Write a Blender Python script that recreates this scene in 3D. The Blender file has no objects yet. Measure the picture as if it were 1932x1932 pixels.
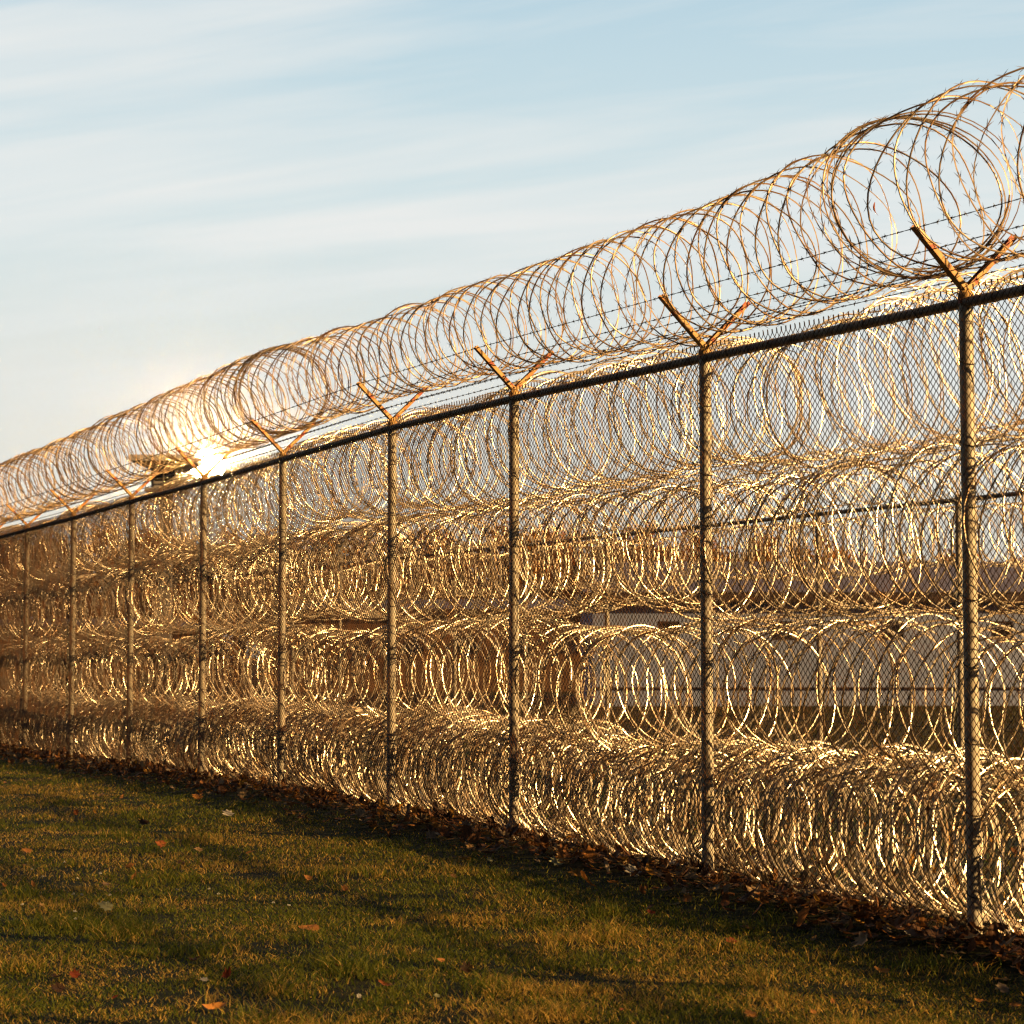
import bpy, math, random
import numpy as np
R = math.radians
rng = np.random.default_rng(7)
random.seed(7)
scene = bpy.context.scene
col = scene.collection

# ------------------------------------------------------------------ camera, sky, sun, exposure
F_PX, PITCH, CAM_H = 3950.0, R(3.75), 1.67          # focal length for a 1932 px wide frame
cam_d = bpy.data.cameras.new('camera')
cam = bpy.data.objects.new('camera', cam_d)
col.objects.link(cam)
cam.location = (0, 0, CAM_H)
cam.rotation_euler = (R(90) + PITCH, 0, 0)
cam_d.sensor_width = 36.0
cam_d.lens = 36.0 * F_PX / 1932.0
cam_d.clip_start, cam_d.clip_end = 0.1, 3000
cam_d.dof.use_dof = True
cam_d.dof.focus_distance = 15.0
cam_d.dof.aperture_fstop = 5.0
scene.camera = cam

EXPO = 1.1
K = 2.0 ** -EXPO                                      # sky radiances below are given as they should read in the picture
SUN_AZ, SUN_EL = R(112.0), R(22.0)                   # azimuth from the view axis (+Y) towards +X
sun_vec = np.array([math.sin(SUN_AZ) * math.cos(SUN_EL), math.cos(SUN_AZ) * math.cos(SUN_EL), math.sin(SUN_EL)])
sun_d = bpy.data.lights.new('sun', 'SUN')
sun_d.energy = 5.0
sun_d.angle = R(0.5)
sun_d.color = (1.0, 0.60, 0.215)
sun = bpy.data.objects.new('sun', sun_d)
col.objects.link(sun)
from mathutils import Vector
sun.rotation_euler = Vector((-sun_vec).tolist()).to_track_quat('-Z', 'Y').to_euler()

world = bpy.data.worlds.new('World')
scene.world = world
world.use_nodes = True
wn, wl = world.node_tree.nodes, world.node_tree.links
wn.clear()
def N(tree_nodes, t, **kw):
    n = tree_nodes.new(t)
    for k, v in kw.items(): setattr(n, k, v)
    return n
sky = N(wn, 'ShaderNodeTexSky', sky_type='NISHITA', sun_disc=False, sun_elevation=SUN_EL, sun_rotation=SUN_AZ)
sky.air_density, sky.dust_density, sky.ozone_density = 1.0, 1.5, 1.5
tc = N(wn, 'ShaderNodeTexCoord')
sep = N(wn, 'ShaderNodeSeparateXYZ'); wl.new(tc.outputs['Generated'], sep.inputs[0])
# thin veil of high cloud: brightest in the quarter of the glow, streaked by wind
GAZ, GEL = R(-8.3), R(4.95)
gdir = (math.sin(GAZ) * math.cos(GEL), math.cos(GAZ) * math.cos(GEL), math.sin(GEL))
dot = N(wn, 'ShaderNodeVectorMath', operation='DOT_PRODUCT'); wl.new(tc.outputs['Generated'], dot.inputs[0]); dot.inputs[1].default_value = gdir
ramp = N(wn, 'ShaderNodeValToRGB')
el = ramp.color_ramp.elements
el[0].position, el[0].color = 0.0, (0.82, 0.75, 0.61, 1)
el[1].position, el[1].color = 0.34, (0.42, 0.61, 0.735, 1)
for p, c in ((0.06, (0.79, 0.76, 0.66, 1)), (0.13, (0.76, 0.78, 0.74, 1)), (0.21, (0.64, 0.76, 0.79, 1)), (0.275, (0.54, 0.695, 0.77, 1))):
    e = el.new(p); e.color = c
wl.new(sep.outputs['Z'], ramp.inputs[0])
def wmath(op, a=None, b=None, c=None, clamp=False):
    n = N(wn, 'ShaderNodeMath', operation=op, use_clamp=clamp)
    for i, v in enumerate((a, b, c)):
        if v is None: continue
        if isinstance(v, (int, float)): n.inputs[i].default_value = v
        else: wl.new(v, n.inputs[i])
    return n.outputs[0]
zz = wmath('ADD', sep.outputs['Z'], 0.16)
px_, py_ = wmath('DIVIDE', sep.outputs['X'], zz), wmath('DIVIDE', sep.outputs['Y'], zz)
comb = N(wn, 'ShaderNodeCombineXYZ'); wl.new(px_, comb.inputs[0]); wl.new(py_, comb.inputs[1])
mp = N(wn, 'ShaderNodeMapping'); wl.new(comb.outputs[0], mp.inputs[0])
mp.vector_type = 'TEXTURE'; mp.inputs['Rotation'].default_value = (0, 0, R(-13)); mp.inputs['Scale'].default_value = (1.7, 0.42, 1)
cn = N(wn, 'ShaderNodeTexNoise'); wl.new(mp.outputs[0], cn.inputs['Vector'])
cn.inputs['Scale'].default_value = 1.1; cn.inputs['Detail'].default_value = 7; cn.inputs['Roughness'].default_value = 0.52; cn.inputs['Distortion'].default_value = 0.7
mr = N(wn, 'ShaderNodeMapRange'); wl.new(cn.outputs[0], mr.inputs[0])
mr.inputs[1].default_value, mr.inputs[2].default_value = 0.40, 0.72
mp2 = N(wn, 'ShaderNodeMapping'); wl.new(comb.outputs[0], mp2.inputs[0])
mp2.vector_type = 'TEXTURE'; mp2.inputs['Rotation'].default_value = (0, 0, R(-19)); mp2.inputs['Scale'].default_value = (1.2, 0.16, 1)
cn2 = N(wn, 'ShaderNodeTexNoise'); wl.new(mp2.outputs[0], cn2.inputs['Vector'])
cn2.inputs['Scale'].default_value = 1.3; cn2.inputs['Detail'].default_value = 8; cn2.inputs['Roughness'].default_value = 0.62; cn2.inputs['Distortion'].default_value = 0.9
cl = wmath('MULTIPLY_ADD', cn2.outputs[0], 0.9, wmath('MULTIPLY', mr.outputs[0], 0.75))
cl = wmath('MULTIPLY', wmath('SUBTRACT', cl, 0.40, clamp=True), 1.35, clamp=True)
low = N(wn, 'ShaderNodeMapRange', interpolation_type='SMOOTHSTEP'); wl.new(sep.outputs['Z'], low.inputs[0]); low.inputs[1].default_value, low.inputs[2].default_value = 0.05, 0.20
low.inputs[3].default_value, low.inputs[4].default_value = 0.12, 1.0
cl = wmath('MULTIPLY', cl, low.outputs[0])
mixc = N(wn, 'ShaderNodeMix', data_type='RGBA'); wl.new(cl, mixc.inputs['Factor'])
wl.new(ramp.outputs[0], mixc.inputs['A']); mixc.inputs['B'].default_value = (0.82, 0.84, 0.83, 1)
sector = N(wn, 'ShaderNodeMapRange', interpolation_type='SMOOTHSTEP'); wl.new(dot.outputs['Value'], sector.inputs[0])
sector.inputs[1].default_value, sector.inputs[2].default_value = 0.25, 0.90
sector.inputs[3].default_value, sector.inputs[4].default_value = 0.0, 1.0
# the low sun burning through: a small disc and its aureole
ang = wmath('ARCCOSINE', wmath('MINIMUM', dot.outputs['Value'], 0.9999999))
disc = wmath('LESS_THAN', ang, R(0.44))
aur = wmath('MULTIPLY', wmath('POWER', 2.718, wmath('MULTIPLY', ang, -1.0 / R(1.0))), 0.35)
cs = N(wn, 'ShaderNodeMix', data_type='RGBA'); wl.new(sector.outputs[0], cs.inputs['Factor'])
skys = N(wn, 'ShaderNodeVectorMath', operation='SCALE'); wl.new(sky.outputs[0], skys.inputs[0]); skys.inputs['Scale'].default_value = 0.20 * K
wl.new(skys.outputs[0], cs.inputs['A']); 
veil = N(wn, 'ShaderNodeVectorMath', operation='SCALE'); wl.new(mixc.outputs['Result'], veil.inputs[0]); veil.inputs['Scale'].default_value = K / 0.08
wl.new(veil.outputs[0], cs.inputs['B'])
dcol = N(wn, 'ShaderNodeVectorMath', operation='SCALE'); dcol.inputs[0].default_value = (1.0, 0.66, 0.24)
DISC_L = 9500.0 * K
wl.new(wmath('ADD', wmath('MULTIPLY', disc, DISC_L / 0.08), wmath('MULTIPLY', aur, K / 0.08)), dcol.inputs['Scale'])
addv = N(wn, 'ShaderNodeVectorMath', operation='ADD'); wl.new(cs.outputs['Result'], addv.inputs[0]); wl.new(dcol.outputs[0], addv.inputs[1])
bg = N(wn, 'ShaderNodeBackground'); bg.inputs['Strength'].default_value = 0.08
wl.new(addv.outputs[0], bg.inputs['Color'])
wo = N(wn, 'ShaderNodeOutputWorld'); wl.new(bg.outputs[0], wo.inputs[0])
world.cycles.sampling_method = 'MANUAL'
world.cycles.sample_map_resolution = 2048

scene.render.engine = 'CYCLES'
vs = scene.view_settings
scene.display_settings.display_device = 'sRGB'
vs.view_transform, vs.look, vs.exposure, vs.gamma = 'Standard', 'None', EXPO, 1.0
vs.use_curve_mapping = False
cy = scene.cycles
cy.max_bounces, cy.diffuse_bounces, cy.glossy_bounces, cy.transmission_bounces, cy.volume_bounces, cy.transparent_max_bounces = 5, 2, 3, 2, 0, 8
cy.caustics_reflective = cy.caustics_refractive = False
cy.sample_clamp_indirect = 4.0
cy.use_denoising = True
cy.pixel_filter_type = 'BLACKMAN_HARRIS'; cy.filter_width = 1.3

# ------------------------------------------------------------------ helpers
def tag(o, label=None, cat=None, group=None, kind=None):
    for k, v in (('label', label), ('category', cat), ('group', group), ('kind', kind)):
        if v: o[k] = v
    return o
def empty(name, loc):
    o = bpy.data.objects.new(name, None); col.objects.link(o); o.location = loc
    o.empty_display_size = 0.3
    return o
class MB:
    """collects shapes; build() links them as one mesh object"""
    def __init__(s): s.V, s.F, s.n = [], [], 0; s.A = []
    def add(s, V, F, a=None):
        V = np.asarray(V, float).reshape(-1, 3); F = np.asarray(F, int)
        s.V.append(V); s.F.append(F + s.n); s.n += len(V)
        s.A.append(np.zeros((len(V), 4)) if a is None else np.asarray(a, float))
    def box(s, x0, x1, y0, y1, z0, z1):
        V = [(x, y, z) for x in (x0, x1) for y in (y0, y1) for z in (z0, z1)]
        s.add(V, [(0, 1, 3, 2), (4, 6, 7, 5), (0, 4, 5, 1), (2, 3, 7, 6), (0, 2, 6, 4), (1, 5, 7, 3)])
    def tube(s, pts, r, k=8, caps=True):
        pts = np.asarray(pts, float); n = len(pts)
        r = np.broadcast_to(np.asarray(r, float), (n,))
        T = np.gradient(pts, axis=0); T /= np.linalg.norm(T, axis=1)[:, None]
        up = np.array([0, 0, 1.0]) if abs(T[0, 2]) < 0.9 else np.array([1.0, 0, 0])
        A = np.cross(T, up); A /= np.linalg.norm(A, axis=1)[:, None]
        B = np.cross(A, T)
        a = np.arange(k) * 2 * np.pi / k
        V = pts[:, None] + r[:, None, None] * (np.cos(a)[None, :, None] * A[:, None] + np.sin(a)[None, :, None] * B[:, None])
        i, j = np.meshgrid(np.arange(n - 1), np.arange(k), indexing='ij')
        j2 = (j + 1) % k
        Fq = np.stack([i * k + j, i * k + j2, (i + 1) * k + j2, (i + 1) * k + j], -1).reshape(-1, 4)
        V = V.reshape(-1, 3)
        if caps:
            V = np.vstack([V, pts[:1], pts[-1:]])
            c0, c1 = n * k, n * k + 1
            jj = np.arange(k)
            s.add(V, Fq)
            base = s.n - len(V)
            s.F.append(np.stack([np.full(k, c0), (jj + 1) % k, jj], -1) + base)
            s.F.append(np.stack([np.full(k, c1), (n - 1) * k + jj, (n - 1) * k + (jj + 1) % k], -1) + base)
        else:
            s.add(V, Fq)
    def prism(s, poly, d0, d1, ax=1):
        """poly: 2-D outline, extruded along axis ax from d0 to d1"""
        n = len(poly); V = []
        for d in (d0, d1):
            for p, q in poly:
                v = [p, q]; v.insert(ax, d); V.append(v)
        s.add(V, np.zeros((0, 4), int))
        b = s.n - len(V)
        s.F.append(np.array([(b + i, b + (i + 1) % n, b + n + (i + 1) % n, b + n + i) for i in range(n)]))
        s.F.append(np.array([list(range(b + n - 1, b - 1, -1))])); s.F.append(np.array([list(range(b + n, b + 2 * n))]))
    def build(s, name, mat, parent=None, origin=None, smooth=False, attr=None):
        V = np.vstack(s.V)
        off = np.zeros(3)
        if parent is not None:
            p = parent; 
            while p is not None: off += np.array(p.location); p = p.parent
        if origin is not None:
            V = V - np.asarray(origin)
        else:
            V = V - off
        o = bpy.data.objects.new(name, mesh_np(name, V, s.F, mat, smooth, np.vstack(s.A) if attr else None))
        col.objects.link(o)
        if parent is not None: o.parent = parent
        if origin is not None: o.location = np.asarray(origin) - off
        return o
def mesh_np(name, V, Fs, mat, smooth=False, attr=None):
    me = bpy.data.meshes.new(name)
    Fs = [f for f in Fs if len(f)]
    loops = np.concatenate([f.reshape(-1) for f in Fs]).astype(np.int32)
    tot = np.concatenate([np.full(len(f), f.shape[1]) for f in Fs]).astype(np.int32)
    start = np.concatenate([[0], np.cumsum(tot)[:-1]]).astype(np.int32)
    me.vertices.add(len(V)); me.vertices.foreach_set('co', np.asarray(V, np.float32).reshape(-1))
    me.loops.add(len(loops)); me.loops.foreach_set('vertex_index', loops)
    me.polygons.add(len(tot)); me.polygons.foreach_set('loop_start', start)
    try: me.polygons.foreach_set('loop_total', tot)
    except Exception: pass
    me.polygons.foreach_set('use_smooth', np.full(len(tot), bool(smooth)))
    if attr is not None:
        ca = me.color_attributes.new('tint', 'FLOAT_COLOR', 'POINT')
        ca.data.foreach_set('color', np.asarray(attr, np.float32).reshape(-1))
    me.update(calc_edges=True); me.validate()
    me.materials.append(mat)
    return me

def material(name, base, rough=0.6, metal=0.0, noise=None, bump=None, attr=None, trans=0.0, rust=None, spec=0.5):
    """noise = (scale, colour2, lo, hi): a second colour in patches; rust = (colour, scale, lo, hi)"""
    m = bpy.data.materials.new(name); m.use_nodes = True
    n, l = m.node_tree.nodes, m.node_tree.links
    b = n['Principled BSDF']
    b.inputs['Roughness'].default_value = rough; b.inputs['Metallic'].default_value = metal
    b.inputs['Specular IOR Level'].default_value = spec
    t = n.new('ShaderNodeTexCoord')
    src = None
    if attr:
        a = n.new('ShaderNodeVertexColor'); a.layer_name = 'tint'; src = a.outputs[0]
    def patch(prev, scale, c2, lo, hi, detail=5):
        nz = n.new('ShaderNodeTexNoise'); nz.inputs['Scale'].default_value = scale; nz.inputs['Detail'].default_value = detail; nz.inputs['Roughness'].default_value = 0.6
        l.new(t.outputs['Object'], nz.inputs['Vector'])
        r = n.new('ShaderNodeMapRange'); l.new(nz.outputs[0], r.inputs[0]); r.inputs[1].default_value, r.inputs[2].default_value = lo, hi
        mx = n.new('ShaderNodeMix'); mx.data_type = 'RGBA'; l.new(r.outputs[0], mx.inputs['Factor'])
        if prev is None: mx.inputs['A'].default_value = (*base, 1)
        else: l.new(prev, mx.inputs['A'])
        mx.inputs['B'].default_value = (*c2, 1)
        return mx.outputs['Result'], r.outputs[0]
    if noise: src, _ = patch(src, *noise)
    if rust:
        src, fac = patch(src, rust[1], rust[0], rust[2], rust[3])
        mm = n.new('ShaderNodeMath'); mm.operation = 'MULTIPLY_ADD'; l.new(fac, mm.inputs[0]); mm.inputs[1].default_value = -metal; mm.inputs[2].default_value = metal
        l.new(mm.outputs[0], b.inputs['Metallic'])
    if src is None: b.inputs['Base Color'].default_value = (*base, 1)
    else: l.new(src, b.inputs['Base Color'])
    if bump:
        nb = n.new('ShaderNodeTexNoise'); nb.inputs['Scale'].default_value = bump[0]; nb.inputs['Detail'].default_value = 4; l.new(t.outputs['Object'], nb.inputs['Vector'])
        bn = n.new('ShaderNodeBump'); bn.inputs['Strength'].default_value = bump[1]; bn.inputs['Distance'].default_value = bump[2]
        l.new(nb.outputs[0], bn.inputs['Height']); l.new(bn.outputs[0], b.inputs['Normal'])
    if trans:
        tr = n.new('ShaderNodeBsdfTranslucent'); ms = n.new('ShaderNodeMixShader'); ms.inputs[0].default_value = trans
        if src is None: tr.inputs[0].default_value = (*base, 1)
        else: l.new(src, tr.inputs[0])
        l.new(b.outputs[0], ms.inputs[1]); l.new(tr.outputs[0], ms.inputs[2]); l.new(ms.outputs[0], n['Material Output'].inputs[0])
    return m

M = {
 'soil': material('soil', (0.010, 0.013, 0.005), 0.95, noise=(1.3, (0.022, 0.020, 0.007), 0.42, 0.62), bump=(40, 0.6, 0.02), spec=0.1),
 'grass': material('grass', (0.1, 0.1, 0.03), 0.6, attr=True, trans=0.45, spec=0.2),
 'leaf': material('leaf', (0.2, 0.1, 0.03), 0.65, attr=True, trans=0.35, spec=0.25),
 'tape': material('galvanised_tape', (0.66, 0.58, 0.48), 0.33, 0.70, noise=(3.0, (0.40, 0.27, 0.16), 0.45, 0.65), rust=((0.16, 0.075, 0.03), 9.0, 0.60, 0.72)),
 'toptape': material('weathered_tape', (0.42, 0.33, 0.235), 0.46, 0.45, noise=(2.6, (0.20, 0.12, 0.065), 0.42, 0.60), rust=((0.10, 0.045, 0.02), 7.0, 0.52, 0.66)),
 'wire': material('dark_wire', (0.040, 0.022, 0.012), 0.65, 0.0, noise=(6.0, (0.085, 0.034, 0.010), 0.48, 0.6), spec=0.2),
 'barb': material('old_barbed_wire', (0.045, 0.035, 0.028), 0.6, 0.4, rust=((0.10, 0.03, 0.012), 8.0, 0.6, 0.7)),
 'post': material('galvanised_post', (0.50, 0.46, 0.40), 0.55, 0.10, noise=(4.0, (0.42, 0.36, 0.28), 0.4, 0.65), rust=((0.30, 0.11, 0.03), 3.2, 0.62, 0.70), bump=(60, 0.15, 0.004)),
 'rail': material('galvanised_rail', (0.24, 0.20, 0.16), 0.6, 0.25, noise=(7.0, (0.13, 0.10, 0.075), 0.4, 0.6), bump=(60, 0.2, 0.004)),
 'arm': material('rusty_arm', (0.52, 0.31, 0.11), 0.6, 0.0, noise=(9.0, (0.46, 0.17, 0.03), 0.42, 0.58), rust=((0.30, 0.035, 0.008), 10.0, 0.53, 0.58)),
 'trunk': material('bark', (0.055, 0.038, 0.024), 0.9, noise=(4.0, (0.03, 0.02, 0.013), 0.4, 0.6)),
 'crown': material('autumn_foliage', (0.2, 0.1, 0.03), 0.75, attr=True, trans=0.3, spec=0.15),
 'white_wall': material('painted_block_wall', (0.26, 0.31, 0.52), 0.85, noise=(0.35, (0.22, 0.265, 0.45), 0.4, 0.6)),
 'brick': material('brown_brick', (0.17, 0.082, 0.036), 0.85, noise=(1.4, (0.12, 0.055, 0.024), 0.4, 0.6)),
 'roof': material('slate_roof', (0.105, 0.085, 0.115), 0.7, noise=(1.2, (0.08, 0.062, 0.085), 0.4, 0.6)),
 'dark': material('dark_fascia', (0.035, 0.016, 0.012), 0.6),
 'glass': material('dark_glass', (0.012, 0.010, 0.010), 0.12),
 'concrete': material('pale_concrete', (0.24, 0.22, 0.22), 0.8, noise=(2.0, (0.20, 0.18, 0.18), 0.4, 0.6)),
 'tower_roof': material('tower_roof_paint', (0.40, 0.36, 0.38), 0.7, noise=(2.0, (0.33, 0.30, 0.31), 0.4, 0.6)),
 'steel': material('painted_steel', (0.12, 0.09, 0.06), 0.5, 0.3, noise=(5.0, (0.09, 0.06, 0.04), 0.4, 0.6)),
 'petal': material('white_petal', (0.75, 0.72, 0.66), 0.7, trans=0.3, noise=(60.0, (0.62, 0.60, 0.50), 0.4, 0.6)),
}

# ------------------------------------------------------------------ the fence line and the ground
FB = -0.470695
FA = 8.223712
U = np.array([FB, 1.0, 0]); U /= np.linalg.norm(U)       # along the fence, away from the camera
NN = np.array([U[1], -U[0], 0])                           # to the far side of the fence
O1 = np.array([FA + FB * 11.929, 11.929, 0])
def s_of_y(Y): return (Y - 11.929) / U[1]
post_y = [4.15, 6.75, 9.33, 11.929, 14.594, 17.434, 19.898, 22.781, 25.454, 28.482, 31.513, 34.428, 37.2, 40.0, 42.8]
rail_z = [3.56, 3.58, 3.615, 3.655, 3.708, 3.762, 3.776, 3.735, 3.695, 3.680, 3.642, 3.629, 3.61, 3.60, 3.60]
base_z = [-0.06, -0.05, -0.03, 0.0, 0.05, 0.075, 0.098, 0.105, 0.072, 0.024, -0.033, -0.061, -0.07, -0.07, -0.07]
post_s = np.array([s_of_y(y) for y in post_y])
def smooth_interp(x, xs, ys):
    xs, ys = np.asarray(xs), np.asarray(ys)
    return (np.interp(x - 0.8, xs, ys) + np.interp(x, xs, ys) + np.interp(x + 0.8, xs, ys)) / 3
def ground_z(x, y):
    x, y = np.asarray(x, float), np.asarray(y, float)
    s = (x - O1[0]) * U[0] + (y - O1[1]) * U[1]
    t = (x - O1[0]) * NN[0] + (y - O1[1]) * NN[1]
    z = smooth_interp(s, post_s, base_z) * np.exp(-(t / 30) ** 2)
    z = z + 0.018 * np.sin(1.7 * x + 0.6 * y) * np.sin(0.9 * y - 0.7 * x) * np.exp(-((y - 16) / 30) ** 2)
    z = z + 0.05 * np.exp(-((t + 0.28) / 0.38) ** 2) * np.exp(-((s - 10) / 40) ** 4)
    return z
def FP(s, t, z):
    s, t = np.asarray(s, float), np.asarray(t, float)
    return np.stack([O1[0] + s * U[0] + t * NN[0], O1[1] + s * U[1] + t * NN[1], np.broadcast_to(z, np.shape(s + t))], -1)
def at(px, py, h=0.0):
    """point of the ground seen at a pixel of the 1932 px frame"""
    u, v = (px - 966) / F_PX, (966 - py) / F_PX
    d = np.array([u, math.cos(PITCH) - v * math.sin(PITCH), math.sin(PITCH) + v * math.cos(PITCH)])
    z = 0.0
    for _ in range(6):
        k = (z + h - CAM_H) / d[2]
        z = float(ground_z(k * d[0], k * d[1]))
    return np.array([k * d[0], k * d[1], z + h])
def Zof(py, Y): return CAM_H + Y * math.tan(PITCH + math.atan((966 - py) / F_PX))
def Xof(px, Y): return (px - 966) / F_PX * Y

xs = np.concatenate([np.linspace(-420, -40, 14), np.linspace(-36, -12, 13), np.arange(-11.5, 14.1, 0.22), np.linspace(16, 40, 13), np.linspace(50, 420, 14)])
ys = np.concatenate([np.linspace(-420, -20, 14), np.linspace(-16, 3, 10), np.arange(3.5, 48, 0.22), np.linspace(50, 90, 21), np.linspace(100, 420, 20)])
gx, gy = np.meshgrid(xs, ys, indexing='ij')
GV = np.stack([gx, gy, ground_z(gx, gy)], -1).reshape(-1, 3)
ii, jj = np.meshgrid(np.arange(len(xs) - 1), np.arange(len(ys) - 1), indexing='ij')
w_ = len(ys)
GF = np.stack([ii * w_ + jj, (ii + 1) * w_ + jj, (ii + 1) * w_ + jj + 1, ii * w_ + jj + 1], -1).reshape(-1, 4)
g = MB(); g.add(GV, GF); tag(g.build('ground', M['soil'], smooth=True), kind='structure')

# cheap value noise for scattering
_tab = rng.random((64, 64))
def vnoise(x, y, sc):
    x, y = np.asarray(x) * sc + 400, np.asarray(y) * sc + 400
    i, j = np.floor(x).astype(int), np.floor(y).astype(int); fx, fy = x - i, y - j
    fx, fy = fx * fx * (3 - 2 * fx), fy * fy * (3 - 2 * fy)
    T = lambda a, b: _tab[a % 64, b % 64]
    return (T(i, j) * (1 - fx) + T(i + 1, j) * fx) * (1 - fy) + (T(i, j + 1) * (1 - fx) + T(i + 1, j + 1) * fx) * fy

# ------------------------------------------------------------------ grass
def grass(name, n, ymin, ymax, tmin, tmax, hmin, hmax, label_keep, near=True):
    y = ymin * (ymax / ymin) ** rng.random(n)
    if near:
        hw = 0.245 * y + 1.1
        x = (rng.random(n) * 2 - 1) * hw
    else:
        t = tmin + (tmax - tmin) * rng.random(n)
        x = FA + FB * y + t / NN[0]
    t = (x - O1[0]) * NN[0] + (y - O1[1]) * NN[1]
    ok = (t > tmin) & (t < tmax)
    dens = label_keep(x, y, t)
    ok &= rng.random(n) < dens
    x, y, t = x[ok], y[ok], t[ok]; n = len(x)
    z = ground_z(x, y)
    dry = 0.55 * vnoise(x, y, 0.9) + 0.45 * vnoise(x + 31, y, 2.6)
    edge = np.clip((t + 2.2) / 1.4, 0, 1)                # greener beside the litter
    pd = np.clip((dry - 0.36) / 0.26, 0, 1) * (1 - 0.65 * edge)
    isdry = rng.random(n) < 0.10 + 0.66 * pd
    k = rng.random((n, 1))
    green = (1 - k) * np.array([0.060, 0.098, 0.012]) + k * np.array([0.22, 0.205, 0.024])
    gold = (1 - k) * np.array([0.72, 0.45, 0.10]) + k * np.array([0.32, 0.20, 0.045])
    c = np.where(isdry[:, None], gold, green)
    h = (hmin + (hmax - hmin) * rng.random(n) ** 1.6) * (0.75 + 0.7 * vnoise(x, y, 1.6))
    h *= np.where(isdry, 0.8, 1.0) * (1 + 1.5 * np.clip((vnoise(x + 7, y, 2.9) - 0.74) / 0.12, 0, 1))
    wd = 0.0013 + 0.0014 * rng.random(n) + 0.00006 * y
    a = rng.random(n) * 2 * np.pi
    lean = (0.3 + 1.5 * rng.random(n)) * h
    la = rng.random(n) * 2 * np.pi
    D = np.stack([np.cos(a), np.sin(a), 0 * a], -1) * wd[:, None]
    L = np.stack([np.cos(la), np.sin(la), 0 * la], -1)
    P = np.stack([x, y, z - 0.004], -1)
    up = np.array([0, 0, 1.0])
    m1 = P + L * (lean * 0.35)[:, None] + up * (h * 0.6)[:, None]
    tip = P + L * lean[:, None] + up * h[:, None]
    V = np.stack([P - D, P + D, m1 + D * 0.8, m1 - D * 0.8, tip], 1).reshape(-1, 3)
    b = np.arange(n)[:, None] * 5
    mb = MB()
    mb.add(V, b + np.array([[0, 1, 2, 3]]), np.repeat(np.concatenate([c, np.ones((n, 1))], 1), 5, axis=0))
    mb.F.append(b + np.array([[3, 2, 4]]))
    return tag(mb.build(name, M['grass'], attr=True), kind='stuff')
o = grass('lawn_grass', 620000, 7.8, 46, -14, -0.35, 0.010, 0.040,
          lambda x, y, t: np.where(t > -0.85, np.clip((-0.45 - t) / 0.5, 0.03, 1), 1.0) * np.clip((vnoise(x, y, 3.7) - 0.10) / 0.25, 0.25, 1))
tag(o, 'short autumn grass, green and straw coloured, in front of the fence', 'grass')
o = grass('yard_grass', 60000, 9, 46, 0.3, 10.0, 0.02, 0.07, lambda x, y, t: 0.55 + 0 * t, near=False)
tag(o, 'rough grass between the two fences', 'grass')
def far_grass(n):
    y = 24 + 48 * rng.random(n) ** 1.2; x = -16 + 44 * rng.random(n)
    t = (x - O1[0]) * NN[0] + (y - O1[1]) * NN[1]
    ok = (t > 9.0) & ~((y > 62.5) & (x > 2)); x, y = x[ok], y[ok]; n = len(x)
    h = 0.04 + 0.12 * rng.random(n) ** 2 * (0.3 + 1.4 * vnoise(x, y, 0.7)); w = 0.010 + 0.012 * rng.random(n); a = rng.random(n) * 6.28
    D = np.stack([np.cos(a), np.sin(a), 0 * a], -1) * w[:, None]; P = np.stack([x, y, ground_z(x, y) - 0.005], -1)
    tip = P + np.stack([rng.normal(0, 0.03, n), rng.normal(0, 0.03, n), h], -1)
    k = rng.random((n, 1)) * 0.6 + 0.4 * vnoise(x, y, 0.35)[:, None]
    c = (1 - k) * np.array([0.020, 0.030, 0.006]) + k * np.array([0.11, 0.075, 0.020])
    mb = MB(); mb.add(np.stack([P - D, P + D, tip], 1).reshape(-1, 3), np.arange(3 * n).reshape(-1, 3), np.repeat(np.concatenate([c, np.ones((n, 1))], 1), 3, axis=0))
    return mb.build('yard_grass', M['grass'], attr=True)
o = far_grass(90000); tag(o, 'dark rough grass beyond the second fence, up to the buildings', 'grass', kind='stuff')

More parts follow.
